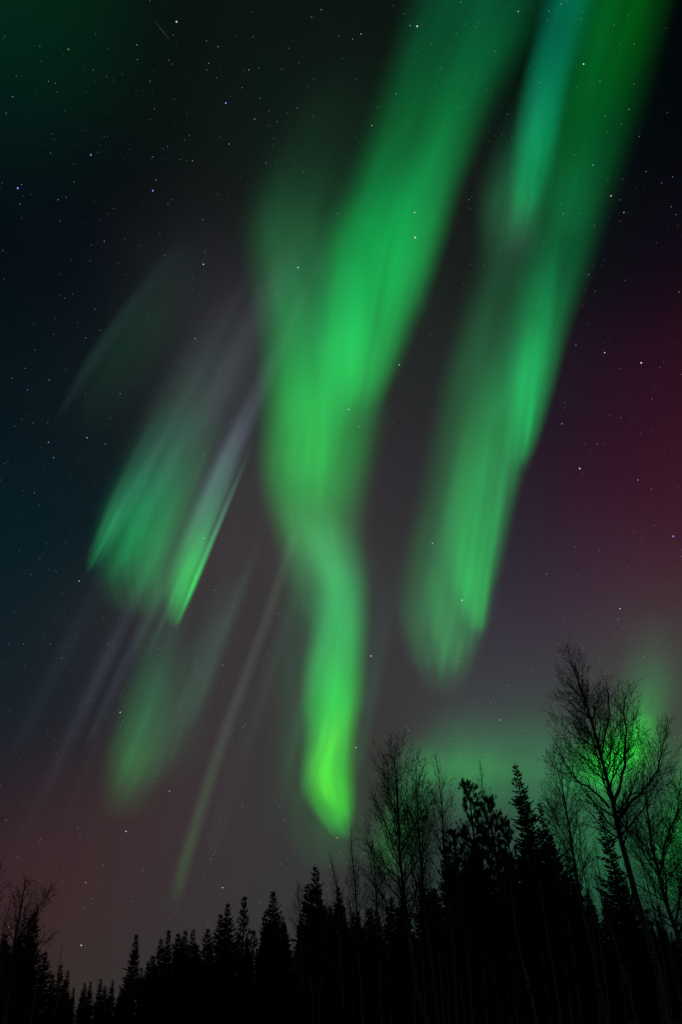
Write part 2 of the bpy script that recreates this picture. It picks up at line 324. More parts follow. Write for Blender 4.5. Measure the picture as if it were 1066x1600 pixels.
aurora('short bright green streak with a crisp right side, right of the soft left fan', 1250, [
    dict(soft=2.2, streak=0.8, st=[(275, 985, 8, 6, K), (280, 962, 24, 9, (26, 92, 44)), (292, 918, 34, 18, (42, 160, 74)), (306, 870, 38, 22, (44, 146, 74)), (322, 822, 40, 22, (50, 118, 80)), (346, 758, 40, 22, (54, 88, 80)), (372, 690, 40, 22, (48, 56, 68)), (400, 620, 40, 22, (30, 34, 42)), (440, 520, 40, 20, K)]),
    dict(soft=2.0, st=[(268, 985, 20, 14, K), (278, 930, 40, 24, (12, 50, 26)), (304, 850, 44, 26, (14, 50, 30)), (335, 760, 40, 24, K)])]
    + thin_rays([(280, 968, 200, 6, (30, 130, 60), (40, 90, 66)), (292, 940, 260, 6, (26, 120, 56), (44, 76, 66)), (272, 955, 260, 8, (10, 60, 32), (24, 50, 40))], 8))
aurora('dim dull green patch below the fan in the lower left', 1350, [
    dict(soft=2.0, ragged=.03, pw=3.2, st=[(186, 1290, 34, 44, K), (192, 1240, 44, 70, (20, 46, 22)), (204, 1175, 50, 76, (34, 82, 44)), (222, 1100, 44, 66, (34, 80, 46)), (245, 1030, 44, 60, (26, 58, 40)), (270, 960, 40, 50, (20, 34, 28)), (295, 890, 30, 40, K)]),
    dict(soft=2.0, st=[(250, 1240, 40, 40, K), (275, 1150, 56, 50, (22, 42, 24)), (305, 1070, 50, 42, (24, 44, 30)), (335, 990, 46, 40, (22, 38, 28)), (375, 870, 40, 36, K)])]
    + thin_rays([(184, 1232, 230, 16, (16, 52, 26), (16, 44, 32)), (200, 1245, 260, 18, (22, 56, 24), (18, 44, 30)), (222, 1240, 280, 18, (14, 36, 18), (14, 30, 22)), (245, 1215, 280, 18, (14, 30, 18), (14, 26, 22)), (268, 1190, 340, 12, (20, 38, 26), (22, 34, 30)),
                 (300, 1130, 330, 12, (18, 34, 26), (20, 34, 30)), (140, 1160, 240, 12, (16, 22, 26), (22, 24, 32))], 9))
aurora('barely visible slanting grey lilac streaks at far left below the fan', 1450,
    thin_rays([(40, 1300, 520, 20, (10, 11, 15), (19, 20, 26)), (75, 1230, 420, 14, (9, 10, 15), (16, 17, 24)), (20, 1180, 330, 22, (7, 11, 15), (11, 15, 19)), (110, 1260, 420, 12, (12, 12, 14), (13, 13, 16))], 10))
aurora('thin pale grey green pillar rising from the left tree tops to the middle', 1200, [
    dict(soft=2.0, streak=0.6, st=[(268, 1435, 10, 14, K), (288, 1350, 14, 17, (28, 46, 20)), (312, 1268, 14, 17, (32, 46, 24)), (345, 1165, 15, 16, (32, 38, 28)), (385, 1055, 14, 15, (34, 38, 34)), (422, 950, 12, 14, (36, 38, 36)), (448, 870, 12, 13, (32, 36, 34)), (468, 810, 11, 12, (14, 18, 14)), (485, 750, 10, 10, K)])]
    + thin_rays([(265, 1400, 420, 12, (14, 20, 12), (12, 14, 12)), (330, 1330, 420, 20, (9, 18, 12), (8, 14, 12)), (384, 1180, 330, 10, (11, 12, 11), (14, 15, 14)), (420, 1300, 420, 22, (8, 14, 12), (9, 14, 11))], 11))
aurora('very faint thin ray above the left fan', 1600, [
    dict(soft=2.0, st=[(85, 665, 8, 14, K), (120, 600, 12, 22, (14, 24, 24)), (160, 535, 14, 26, (14, 26, 26)), (215, 462, 16, 30, (12, 20, 22)), (290, 370, 16, 30, K)]),
    dict(soft=2.0, st=[(130, 690, 30, 40, K), (165, 610, 60, 80, (7, 19, 13)), (205, 530, 60, 85, (6, 29, 16)), (250, 450, 55, 80, (4, 20, 12)), (300, 350, 30, 40, K)]),
])
aurora('emerald glow burning behind the crown of the tallest bare birch', 900, [
    dict(soft=2.0, fold=0.03, st=[(930, 1270, 60, 50, K), (946, 1225, 92, 84, (0, 112, 30)), (966, 1175, 96, 88, (0, 156, 36)), (992, 1125, 66, 62, (4, 118, 36)), (1010, 1070, 54, 58, (14, 80, 36)), (1012, 1010, 44, 56, (16, 42, 26)), (1016, 940, 40, 50, K)]),
    dict(soft=2.0, fold=0.03, streak=3, st=[(935, 1235, 30, 30, K), (948, 1205, 52, 48, (0, 160, 16)), (970, 1175, 58, 46, (0, 176, 18)), (990, 1146, 36, 32, (0, 130, 18)), (1016, 1110, 16, 16, K)]),
    dict(soft=2.0, fold=0.03, st=[(1060, 1440, 60, 70, K), (1068, 1370, 75, 80, (0, 92, 28)), (1074, 1290, 62, 80, (0, 110, 32)), (1085, 1220, 50, 80, (0, 96, 30)), (1095, 1120, 40, 80, K)]),
])
aurora('low green haze of light over the tree tops right of centre', 950, [
    dict(soft=2.0, fold=0.03, ragged=.12, st=[(750, 1300, 100, 130, K), (748, 1250, 140, 170, (12, 58, 28)), (745, 1205, 150, 190, (24, 86, 42)), (750, 1160, 145, 185, (22, 70, 40)), (760, 1100, 110, 130, (12, 28, 20)), (765, 1030, 80, 100, K)]),
    dict(soft=2.0, fold=0.03, streak=4, ragged=.12, st=[(690, 1290, 60, 110, K), (695, 1235, 90, 140, (8, 54, 24)), (702, 1195, 90, 140, (14, 76, 32)), (712, 1150, 70, 120, (6, 38, 22)), (730, 1090, 60, 80, K)]),
    dict(soft=2.0, fold=0.03, streak=3, st=[(930, 1460, 120, 140, K), (930, 1390, 150, 150, (0, 54, 24)), (930, 1310, 160, 150, (8, 66, 30)), (930, 1230, 140, 140, (10, 54, 28)), (930, 1130, 110, 130, K)]),
    dict(soft=2.0, fold=0.03, st=[(618, 1380, 34, 34, K), (622, 1330, 60, 50, (14, 84, 24)), (630, 1270, 50, 52, (10, 90, 34)), (640, 1210, 46, 56, (14, 64, 34)), (655, 1150, 40, 50, K)]),
    dict(soft=2.0, fold=0.03, st=[(860, 1290, 60, 60, K), (860, 1240, 80, 90, (10, 44, 22)), (860, 1180, 80, 90, (14, 44, 26)), (860, 1100, 60, 70, K)]),
])

# ------------------------------------------------------------------ stars
def emit_mat(name, c, s):
    m, nt, out = newmat(name)
    em = nt.nodes.new('ShaderNodeEmission'); em.inputs['Color'].default_value = c + (1,); em.inputs['Strength'].default_value = s
    nt.links.new(em.outputs[0], out.inputs['Surface']); m.cycles.emission_sampling = 'NONE'
    return m
T_ = (1 + 5 ** .5) / 2
ICO_V = np.array([(-1,T_,0),(1,T_,0),(-1,-T_,0),(1,-T_,0),(0,-1,T_),(0,1,T_),(0,-1,-T_),(0,1,-T_),(T_,0,-1),(T_,0,1),(-T_,0,-1),(-T_,0,1)]); ICO_V = ICO_V / np.linalg.norm(ICO_V[0])
ICO_F = [(0,11,5),(0,5,1),(0,1,7),(0,7,10),(0,10,11),(1,5,9),(5,11,4),(11,10,2),(10,7,6),(7,1,8),(3,9,4),(3,4,2),(3,2,6),(3,6,8),(3,8,9),(4,9,5),(2,4,11),(6,2,10),(8,6,7),(9,8,1)]
STAR_ME = {}
for nm, c, s in [('w', (0.85, 0.9, 1.0), 0.32), ('b', (0.34, 0.36, 1.0), 0.9), ('o', (1.0, 0.72, 0.45), 0.7), ('p', (1.0, 0.6, 0.95), 0.9), ('W', (0.92, 0.96, 1.0), 0.9)]:
    STAR_ME[nm] = mesh_np('star', ICO_V, ICO_F, emit_mat('starlight_' + {'w': 'white', 'b': 'blue', 'o': 'amber', 'p': 'pink', 'W': 'bright'}[nm], c, s))
def star(px, py, r, tint, label, group=None):
    o = add_obj('star', STAR_ME[tint], loc=tuple(CAM + ray(px, py) * 8700))
    r *= .70; o.scale = (r, r, r)
    return tag(o, label, 'star', group)
for px, py, r, t, lab in [
    (276, 34, 12, 'p', 'bright pinkish white star near the top edge, left of centre'),
    (353, 161, 11, 'b', 'bright blue star in the dark sky left of the faint upper green glow'),
    (239, 298, 12, 'b', 'bright blue star below the arc of small stars at upper left'),
    (142, 242, 11, 'b', 'blue star halfway between the left edge pair and the upper dark gap'),
    (28, 294, 13, 'b', 'brightest blue star close to the left edge'),
    (136, 684, 10, 'b', 'bright blue star left of the faint ray, above the left fan'),
    (76, 691, 8, 'b', 'small violet double star near the left edge beside the bright blue one'),
    (652, 41, 11, 'W', 'brighter star of the close pair on the left border of the broad green band'),
    (641, 40, 7, 'b', 'fainter blue star of the close pair on the left border of the broad green band'),
    (564, 53, 8, 'b', 'blue star in the dark gap left of the broad green band near the top'),
    (810, 18, 9, 'b', 'blue star at the top edge between the broad band and the teal streak'),
    (912, 100, 9, 'W', 'white star right of the teal streak near the top'),
    (927, 258, 8, 'b', 'blue star on the right green band level with the teal streak foot'),
    (955, 306, 10, 'o', 'warm white star in the dark sky right of the right green band'),
    (648, 332, 9, 'W', 'upper white star of the vertical pair on the broad green band'),
    (649, 371, 11, 'W', 'lower, brighter star of the vertical pair on the broad green band'),
    (466, 418, 10, 'W', 'white star on the dim left side of the broad green band'),
    (318, 413, 9, 'W', 'white star in the lilac sky above the left fan'),
    (305, 529, 8, 'b', 'pale blue star in the lilac sky on the left fan top'),
    (545, 640, 10, 'W', 'white star at the notch below the round lobe of the broad band'),
    (561, 667, 8, 'b', 'small bluish star just below the notch of the broad band'),
    (624, 570, 8, 'W', 'white star in the dark gap right of the round lobe'),
    (945, 551, 8, 'W', 'white star in the dark sky at right, left of its brighter neighbour'),
    (1002, 567, 11, 'W', 'bright white star in the dark sky near the right edge'),
    (878, 662, 9, 'b', 'violet star just right of the long right green band'),
    (906, 732, 11, 'W', 'bright white star with a tiny companion in the wine red sky'),
    (997, 750, 9, 'b', 'violet star in the red sky near the right edge'),
    (1052, 838, 13, 'b', 'brightest violet star close to the right edge in the red sky'),
    (722, 938, 10, 'W', 'white star on the lower part of the right green band'),
    (676, 849, 9, 'W', 'white star on the left border of the right green band'),
    (580, 1025, 14, 'b', 'brightest blue white star right of the lime green tongue'),
    (781, 1125, 9, 'b', 'blue star in the grey green sky above the small spruce at right'),
    (348, 1387, 9, 'o', 'amber star low over the lone thin pine'),
    (527, 1309, 7, 'o', 'small orange star under the tip of the lime green tongue'),
    (556, 1168, 8, 'W', 'small white star on the right border of the lime green tongue'),
    (188, 1113, 8, 'W', 'white star at left beside the dim green patch'),
    (265, 1236, 8, 'o', 'warm star right of the foot of the dim green patch'),
    (197, 1299, 8, 'W', 'white star low in the reddish sky at left'),
    (127, 1477, 8, 'W', 'small white star low over the gap in the trees'),
    (969, 951, 8, 'W', 'small white star above and right of the tallest birch tip'),
    (124, 908, 7, 'W', 'small white star left of the foot of the left fan'),
    (318, 841, 7, 'W', 'small white star on the short bright green streak')]:
    star(px, py, r, t, lab)
small = [(215,93),(214,70),(341,73),(146,109),(107,77),(81,209),(85,218),(117,226),(115,256),(116,284),(153,238),(203,233),(239,245),(259,249),(282,249),(301,251),(244,281),(163,377),(143,383),(177,326),(170,335),(129,348),(34,341),(31,319),(3,286),(10,177),(20,151),(76,127),(317,343),(296,212),(292,178),(326,99),(323,109),(264,94),(270,100),(274,196),(235,127),(358,225),(343,213),(91,312),
 (502,15),(535,91),(412,93),(439,108),(389,109),(380,110),(379,137),(490,124),(556,123),(619,147),(449,177),(465,169),(398,186),(427,227),(416,254),(559,182),(581,196),(572,237),(541,249),(694,197),(484,380),(528,334),(392,334),(393,19),(551,61),
 (858,17),(908,29),(844,129),(774,80),(760,141),(946,181),(983,171),(898,242),(828,267),(808,267),(803,287),(733,312),(905,333),(877,318),(880,334),(975,332),(929,353),(1010,268),(1051,276),(1034,286),(1049,323),(950,280),(973,280),(765,220),(864,368),(1043,176),
 (351,421),(301,452),(197,429),(205,470),(93,428),(121,443),(95,461),(101,466),(86,498),(84,522),(55,547),(134,528),(146,555),(233,566),(103,577),(77,594),(43,609),(274,593),(205,600),(188,615),(250,637),(40,648),(34,655),(52,661),(23,666),(64,700),(84,715),(174,654),(227,665),(165,694),(70,729),(23,734),(109,744),(54,770),(62,790),(327,737),(258,755),(171,776),
 (529,412),(626,415),(434,461),(540,473),(548,497),(411,479),(382,483),(635,473),(686,467),(452,548),(496,551),(548,565),(623,586),(701,574),(687,613),(453,661),(471,706),(404,715),(394,709),(362,660),(524,764),(658,787),
 (774,439),(735,413),(940,415),(920,429),(930,455),(1061,456),(838,477),(726,512),(872,511),(900,539),(969,576),(1059,534),(812,563),(857,630),(879,670),(953,649),(911,738),(882,758),(1018,764),(743,681),(710,736),(914,695),(933,694),(945,694),(1019,623),
 (161,837),(147,908),(218,890),(228,886),(144,879),(328,868),(326,887),(345,877),(353,879),(326,915),(336,922),(322,958),(247,1013),(178,1005),(178,1013),(186,1034),(252,978),(14,1006),(37,1006),(79,1006),(193,1127),(243,1098),(307,1093),(229,1082),(234,1107),(349,1038),(349,1067),(14,1110),(312,1146),(167,1094),(147,1094),(30,860),(63,872),(358,983),
 (954,821),(917,863),(854,897),(991,830),(966,968),(987,999),(880,968),(821,972),(1049,978),(735,979),(713,1033),(725,1047),(842,1064),(795,1071),(874,1078),
 (435,959),(417,1025),(459,1071),(623,956),(656,971),(683,1123),(650,1135),(638,1141),(662,1170),(603,1152),(451,1218),(440,1244),(414,1193),
 (121,1293),(61,1316),(86,1321),(28,1339),(134,1379),(215,1390),(191,1409),(199,1252),(234,1270),(79,1266),(375,1311),(449,1382),(439,1350),(371,1210),(780,1203)]
vert = ['in the top part of the sky', 'in the upper middle of the sky', 'in the lower middle of the sky', 'low in the sky above the trees']
horz = ['at the left', 'left of centre', 'right of centre', 'at the right']
rs = random.Random(5)
for k, (px, py) in enumerate(small):
    a = min(3, int(py / 400)); b = min(3, int(px / 266.6))
    t = 'w' if rs.random() < .8 else ('b' if rs.random() < .5 else 'o')
    star(px, py, 3.2 + 4.0 * rs.random() ** 2.2, t, 'small faint star %s %s' % (vert[a], horz[b]), 'small stars %s %s' % (vert[a], horz[b]))
def faint_stars():
    rn = np.random.default_rng(11); V = []; F = []
    ov = np.array([(1,0,0),(-1,0,0),(0,1,0),(0,-1,0),(0,0,1),(0,0,-1)], float)
    of = [(0,2,4),(2,1,4),(1,3,4),(3,0,4),(2,0,5),(1,2,5),(3,1,5),(0,3,5)]
    n = 0
    while n < 12000:
        d = rn.normal(size=3); d /= np.linalg.norm(d)
        if d[2] < 0.02 or (d[1] < -0.35): continue
        r = 1.0 + 2.4 * rn.random() ** 3.2
        b = len(V); V.extend(CAM + d * 8750 + ov * r); F.extend([tuple(b + q for q in f) for f in of]); n += 1
    me = mesh_np('faint_stars', V, F, emit_mat('starlight_faint', (0.8, 0.88, 1.0), 0.6))
    tag(add_obj('faint_stars', me), 'countless tiny dim stars dusted over the whole sky', 'stars', kind='stuff')
faint_stars()
def meteor():
    a, b = CAM + ray(242, 33) * 8600, CAM + ray(268, 66) * 8600
    V = []; F = []; d = (b - a) / np.linalg.norm(b - a); s = np.cross(d, ray(255, 50)); s /= np.linalg.norm(s); t = np.cross(d, s)
    n = 12; base = (a + b) / 2
    for j in range(n + 1):
        f = j / n; r = 4.0 * math.sin(math.pi * min(1, .08 + f * .9)) + .2
        for i in range(6):
            q = 2 * math.pi * i / 6; V.append(a + (b - a) * f + (s * math.cos(q) + t * math.sin(q)) * r - base)
    for j in range(n):
        for i in range(6): F.append((j*6+i, j*6+(i+1) % 6, (j+1)*6+(i+1) % 6, (j+1)*6+i))
    tag(add_obj('meteor', mesh_np('meteor', V, F, emit_mat('meteor_light', (0.6, 0.65, 0.8), 0.045)), loc=tuple(base)), 'faint short meteor streak near the top left', 'meteor')
meteor()

# ------------------------------------------------------------------ tree materials
def bark_birch():
    m, nt, out = newmat("birch_bark")
    tc = nt.nodes.new('ShaderNodeTexCoord'); mp = nt.nodes.new('ShaderNodeMapping'); mp.inputs['Scale'].default_value = (3, 3, 9)
    nt.links.new(tc.outputs['Object'], mp.inputs[0])
    nz = nt.nodes.new('ShaderNodeTexNoise'); nz.inputs['Scale'].default_value = 1.6; nz.inputs['Detail'].default_value = 6; nz.inputs['Roughness'].default_value = .7
    nt.links.new(mp.outputs[0], nz.inputs['Vector'])
    cr = nt.nodes.new('ShaderNodeValToRGB'); e = cr.color_ramp.elements
    e[0].position = .44; e[0].color = (0.035, 0.03, 0.026, 1); e[1].position = .58; e[1].color = (0.44, 0.42, 0.39, 1)
    nt.links.new(nz.outputs['Fac'], cr.inputs[0])
    p = nt.nodes.new('ShaderNodeBsdfPrincipled'); p.inputs['Roughness'].default_value = 0.8
    nt.links.new(cr.outputs[0], p.inputs['Base Color']); nt.links.new(p.outputs[0], out.inputs['Surface'])
    return m
def simple(name, a, b, scale=3.0, rough=.85):
    m, nt, out = newmat(name)
    tc = nt.nodes.new('ShaderNodeTexCoord')
    nz = nt.nodes.new('ShaderNodeTexNoise'); nz.inputs['Scale'].default_value = scale; nz.inputs['Detail'].default_value = 4
    nt.links.new(tc.outputs['Object'], nz.inputs['Vector'])
    cr = nt.nodes.new('ShaderNodeValToRGB'); e = cr.color_ramp.elements
    e[0].position = .35; e[0].color = a + (1,); e[1].position = .68; e[1].color = b + (1,)
    nt.links.new(nz.outputs['Fac'], cr.inputs[0])
    p = nt.nodes.new('ShaderNodeBsdfPrincipled'); p.inputs['Roughness'].default_value = rough
    p.inputs['Specular IOR Level'].default_value = 0.2
    nt.links.new(cr.outputs[0], p.inputs['Base Color']); nt.links.new(p.outputs[0], out.inputs['Surface'])
    return m
M_BIRCH = bark_birch()
M_TWIG = simple("birch_twigs", (0.03, 0.02, 0.018), (0.07, 0.045, 0.04))
M_BARK = simple("conifer_bark", (0.05, 0.04, 0.032), (0.13, 0.095, 0.07), 5)
M_NEEDLE = simple("spruce_needles", (0.018, 0.03, 0.014), (0.045, 0.07, 0.03), 1.2)
M_PINE = simple("pine_needles", (0.025, 0.042, 0.022), (0.06, 0.085, 0.045), 1.5)

# ------------------------------------------------------------------ tree geometry
class Geo:
    def __init__(self): self.V = []; self.F = []; self.n = 0
    def tube(self, P, R, k=3):
        P = np.asarray(P, float); R = np.asarray(R, float); n = len(P)
        T = np.empty_like(P); T[1:-1] = P[2:] - P[:-2]; T[0] = P[1] - P[0]; T[-1] = P[-1] - P[-2]
        T /= (np.linalg.norm(T, axis=1)[:, None] + 1e-9)
        ref = np.array([0.31, 0.87, 0.37]) if abs(T[0][2]) > .8 else np.array([0.05, 0.1, 1.0])
        A = np.cross(T, ref); A /= (np.linalg.norm(A, axis=1)[:, None] + 1e-9); B = np.cross(T, A)
        q = np.arange(k) * 2 * math.pi / k
        ring = P[:, None, :] + R[:, None, None] * (np.cos(q)[None, :, None] * A[:, None, :] + np.sin(q)[None, :, None] * B[:, None, :])
        self.V.append(ring.reshape(-1, 3))
        i = np.arange(k); j = np.arange(n - 1)[:, None] * k
        F = np.stack([j + i, j + (i + 1) % k, j + k + (i + 1) % k, j + k + i], axis=-1).reshape(-1, 4) + self.n
        self.F.append(F); self.n += n * k
    def blade(self, a, b, w, side):
        """a thin leaf-like blade from a to b"""
        m = a * .5 + b * .5
        self.V.append(np.array([a, m + side * w, b, m - side * w]))
        self.F.append(np.array([[0, 1, 2, 3]]) + self.n); self.n += 4
    def mesh(self, name, mat, smooth=False):
        return mesh_np(name, np.concatenate(self.V), np.concatenate(self.F), mat, smooth)

def nrm(v): return v / (np.linalg.norm(v) + 1e-9)
UP = np.array([0, 0, 1.0])
def grow(g, rn, p, d, L, r, level, spread=1.0, maxlevel=4, twig=1.0, lift=0.10):
    """a branch and everything that grows from it"""
    nseg = {1: 9, 2: 6, 3: 4, 4: 3}[level]
    P = [p]; D = [d]; step = L / nseg
    for i in range(nseg):
        wob = rn.normal(size=3) * (0.07 if level < 3 else 0.11)
        d = nrm(d + wob + UP * (lift if level < 3 else 0.03))
        P.append(P[-1] + d * step); D.append(d)
    rad = np.linspace(r, max(0.0052, r * .22), nseg + 1)
    g.tube(P, rad, 4 if level < 2 else 3)
    if level >= maxlevel: return
    spacing = {1: 0.20, 2: 0.155, 3: 0.15}[level] / twig
    n = max(2, int(L / spacing)); az = rn.random() * 6.28
    for k in range(n):
        f = (0.14 + 0.86 * (k + rn.random() * .6) / n); f = min(f, .99)
        idx = min(nseg - 1, int(f * nseg)); q = f * nseg - idx
        pos = P[idx] * (1 - q) + P[idx + 1] * q; dd = D[idx + 1]
        az += 2.4 + rn.normal() * .5
        s = nrm(np.cross(dd, np.array([.3, .2, 1.0]) if abs(dd[2]) < .9 else np.array([1.0, 0, 0]))); t = np.cross(dd, s)
        ang = math.radians(rn.uniform(26, 52)) * spread
        nd = nrm(dd * math.cos(ang) + (s * math.cos(az) + t * math.sin(az)) * math.sin(ang))
        cl = L * {1: .50, 2: .55, 3: .62}[level] * (1.12 - f * .70) * rn.uniform(.6, 1.15)
        if cl < .12: continue
        grow(g, rn, pos, nd, cl, max(0.006, rad[idx] * .5), level + 1, spread, maxlevel, twig, lift)
def path_at(P, f):
    P = np.asarray(P); L = np.r_[0, np.cumsum(np.linalg.norm(np.diff(P, axis=0), axis=1))]
    s = f * L[-1]; i = min(len(P) - 2, int(np.searchsorted(L, s, side='right') - 1)); q = (s - L[i]) / (L[i+1] - L[i] + 1e-9)
    return P[i] * (1 - q) + P[i + 1] * q, nrm(P[i+1] - P[i])
def smooth_path(P, n): return catmull(np.asarray(P, float), np.linspace(0, len(P) - 1, n))
def birch_meshes(path, r0, seed, crown_from=.35, reach=3.0, nb=40, limbs=(), twig=1.0, top=.78, angle=(28, 50), lean=1.0, dead=4, maxlevel=4):
    """path: local trunk points from the ground to the tip"""
    rn = np.random.default_rng(seed)
    P = smooth_path(path, 26); n = len(P); f = np.linspace(0, 1, n)
    P[3:-1] += np.cumsum(rn.normal(size=(n - 4, 3)) * np.array([.035, .035, 0]), axis=0) * .6
    R = r0 * (1 - f) ** .9 * (1 + .35 * np.exp(-f * 40)) + .008
    gt = Geo(); gt.tube(P, R, 10)
    gc = Geo(); az = rn.random() * 6
    stems = [(P, crown_from, reach, nb, r0)]
    for lp, lr, lreach, lnb in limbs:
        LP = smooth_path(lp, 16); q = np.linspace(0, 1, 16); LP[2:] += np.cumsum(rn.normal(size=(14, 3)) * .05, axis=0)
        gt.tube(LP, lr * (1 - q) ** .8 + .008, 7); stems.append((LP, .18, lreach, lnb, lr))
    for S, cf, rch, cnt, rr in stems:
        for k in range(cnt):
            t = cf + (1 - cf) * ((k + rn.random() * .7) / cnt) ** 1.0; t = min(t, .985)
            pos, dd = path_at(S, t); u = (t - cf) / (1 - cf)
            az += 2.4 + rn.normal() * .45
            s = nrm(np.cross(dd, np.array([1.0, .1, 0]))); w = np.cross(dd, s)
            ang = math.radians(rn.uniform(*angle) * (1.15 - .45 * u))
            nd = nrm(dd * math.cos(ang) + (s * math.cos(az) + w * math.sin(az)) * math.sin(ang))
            L = rch * (min(1, .55 + u * 1.6) * (1 - u) ** top + .10) * rn.uniform(.65, 1.15)
            grow(gc, rn, pos, nd, L, max(.008, rr * (1 - t) ** .8 * .42), 1 if L > 1.2 else 2, 1.0, maxlevel, twig)
    P0 = stems[0][0]
    for k in range(dead):                                   # a few bare dead stubs below the crown
        pos, dd = path_at(P0, rn.uniform(.15, crown_from)); a = rn.random() * 6.28
        nd = nrm(np.array([math.cos(a), math.sin(a), .25])); grow(gc, rn, pos, nd, rn.uniform(.5, 1.6), .012, 2, 1.0, 3, .7)
    return gt.mesh('trunk', M_BIRCH, True), gc.mesh('crown', M_TWIG)
def spruce_meshes(H, R, seed, dens=1.0, droop=.35, base=.04, ragged=.25, crooked=0.0, wide=1.0):
    rn = np.random.default_rng(seed)
    gt = Geo(); gc = Geo()
    cx, cy = rn.normal(size=2) * crooked
    def axis(z): q = z / H; return np.array([cx * math.sin(q * 3), cy * math.sin(q * 2.4), z])
    zs = np.linspace(-.1, H, 20)
    gt.tube([axis(z) for z in zs], [.012 * H * (1 - max(0, z) / H) ** .9 + .008 for z in zs], 8)
    z = H * base; az = 0.0; bias = rn.random() * 6.28
    while z < H * .985:
        q = z / H
        rad = R * ((1 - q) ** .85) * (1 if q > base + .12 else (.45 + .55 * (q - base) / .12)) + .10
        rad *= rn.uniform(1 - ragged, 1 + ragged)
        nb = int(rn.integers(7, 11) if q < .85 else rn.integers(4, 7))
        for b in range(nb):
            if rn.random() < .06 + ragged * .15: continue
            az += 2 * math.pi / nb + rn.normal() * .28
            L = rad * rn.uniform(.55, 1.15) * (1 + .15 * math.cos(az - bias))
            out = np.array([math.cos(az), math.sin(az), 0.0])
            rise = .55 - droop * 1.6 * (1 - q) + rn.normal() * .08
            p = axis(z + rn.normal() * .06); P = [p]; ns = 5
            for i in range(ns):
                f = (i + 1) / ns
                dz = rise * (1 - f * .6) - droop * (1 - q * .7) * .9 * math.sin(f * 2.3) + (.5 * f * f if q > .3 else .3 * f * f)
                P.append(P[-1] + nrm(out + UP * dz + rn.normal(size=3) * .07) * L / ns)
            gc.tube(P, np.linspace(.012 + L * .008, .006, ns + 1), 3)
            side = np.array([-out[1], out[0], 0])
            nt_ = max(4, int(L * 9.5 * dens))
            for k in range(nt_):
                f = .12 + .88 * (k + rn.random()) / nt_
                pos, dd = path_at(P, min(.99, f))
                sgn = 1 if k % 2 else -1
                l = (.16 + .42 * L * (1 - f * .72) * .62) * rn.uniform(.6, 1.2)
                td = nrm(dd * .75 + side * sgn * rn.uniform(.45, 1.0) + UP * rn.uniform(-.42, .12) * (1 if q < .75 else .3))
                w = rn.uniform(.03, .055) * wide
                e = pos + td * l
                gc.blade(pos, e, w, UP); gc.blade(pos, e, w, nrm(np.cross(td, UP)))
                if l > .28:
                    for s2 in (-1, 1):
                        m2 = pos + td * l * rn.uniform(.3, .6); t2 = nrm(td + np.cross(td, UP) * s2 * .9 - UP * .2)
                        gc.blade(m2, m2 + t2 * l * .5, w * .8, UP)
            gc.blade(P[-2], P[-1] + nrm(P[-1] - P[-2]) * .12, .05, UP)
        z += (.15 + .20 * (1 - q)) * rn.uniform(.7, 1.35) * (H / 14) ** .4
    for k in range(14):                                   # needles on the leader
        zz = H * (.95 + .05 * k / 14); a = k * 2.4; d = nrm(np.array([math.cos(a), math.sin(a), 1.1])); gc.blade(axis(zz), axis(zz) + d * .16, .018, nrm(np.cross(d, UP)))
    return gt.mesh('trunk', M_BARK, True), gc.mesh('crown', M_NEEDLE)
def pine_meshes(H, R, seed, base=.45, tuft=26, steep=.7):
    rn = np.random.default_rng(seed); gt = Geo(); gc = Geo()
    ph = rn.random(2) * 6
    def axis(z): q = z / H; return np.array([.12 * math.sin(q * 5 + ph[0]) * q, .12 * math.sin(q * 4 + ph[1]) * q, z])
    zs = np.linspace(-.1, H, 18)
    gt.tube([axis(z) for z in zs], [.013 * H * (1 - max(0, z) / H) ** .8 + .012 for z in zs], 8)
    def tuftat(p, d, s):
        for k in range(tuft):
            a = nrm(d * .9 + rn.normal(size=3) * .75); b = p - d * s * rn.random() * 1.1
            gc.blade(b, b + a * s * rn.uniform(.6, 1.1), .014, nrm(np.cross(a, UP + rn.normal(size=3) * .3)))
    z = H * base; az = 0
    while z < H * .97:
        q = (z / H - base) / (1 - base)
        L0 = R * (min(1, .55 + q * 2) * (1 - q) ** .7 + .08)
        for b in range(int(rn.integers(3, 6))):
            az += 1.9 + rn.normal() * .4; L = L0 * rn.uniform(.55, 1.2)
            out = np.array([math.cos(az), math.sin(az), 0]); d = nrm(out + UP * (.12 + steep * q)); P = [axis(z)]
            for i in range(5):
                d = nrm(d + UP * .12 + rn.normal(size=3) * .12); P.append(P[-1] + d * L / 5)
            gt.tube(P, np.linspace(.02 + .012 * L, .008, 6), 4)
            tuftat(P[-1], d, .2)
            for k in range(int(3 + L * 5)):
                pos, dd = path_at(P, rn.uniform(.3, .98)); t = nrm(dd + nrm(rn.normal(size=3)) * .8 + UP * .2); l = rn.uniform(.2, .55) * (.5 + L * .3)
                gt.tube([pos, pos + t * l * .5 + UP * .01, pos + t * l], [.010, .008, .006], 3); tuftat(pos + t * l, t, .19)
        z += rn.uniform(.35, .6)
    tuftat(axis(H), UP, .22)
    return gt.mesh('trunk', M_BARK, True), gc.mesh('crown', M_PINE)
def plant(kind, meshes, loc, label, cat, group=None, scale=1.0, rot=0.0):
    r = bpy.data.objects.new(kind, None); COL.objects.link(r); r.location = loc; r.rotation_euler = (0, 0, rot); r.scale = (scale,) * 3
    tag(r, label, cat, group)
    add_obj('trunk', meshes[0], r); add_obj('crown', meshes[1], r)
    return r
DS = 1.36
def tip_to_base(px, py, D):
    """where a vertical tree whose tip is seen at (px,py) stands when D metres away, and its height"""
    D *= DS; d = ray(px, py); h = math.hypot(d[0], d[1])
    return (d[0] / h * D, d[1] / h * D, 0.0), CAMZ + D * d[2] / h
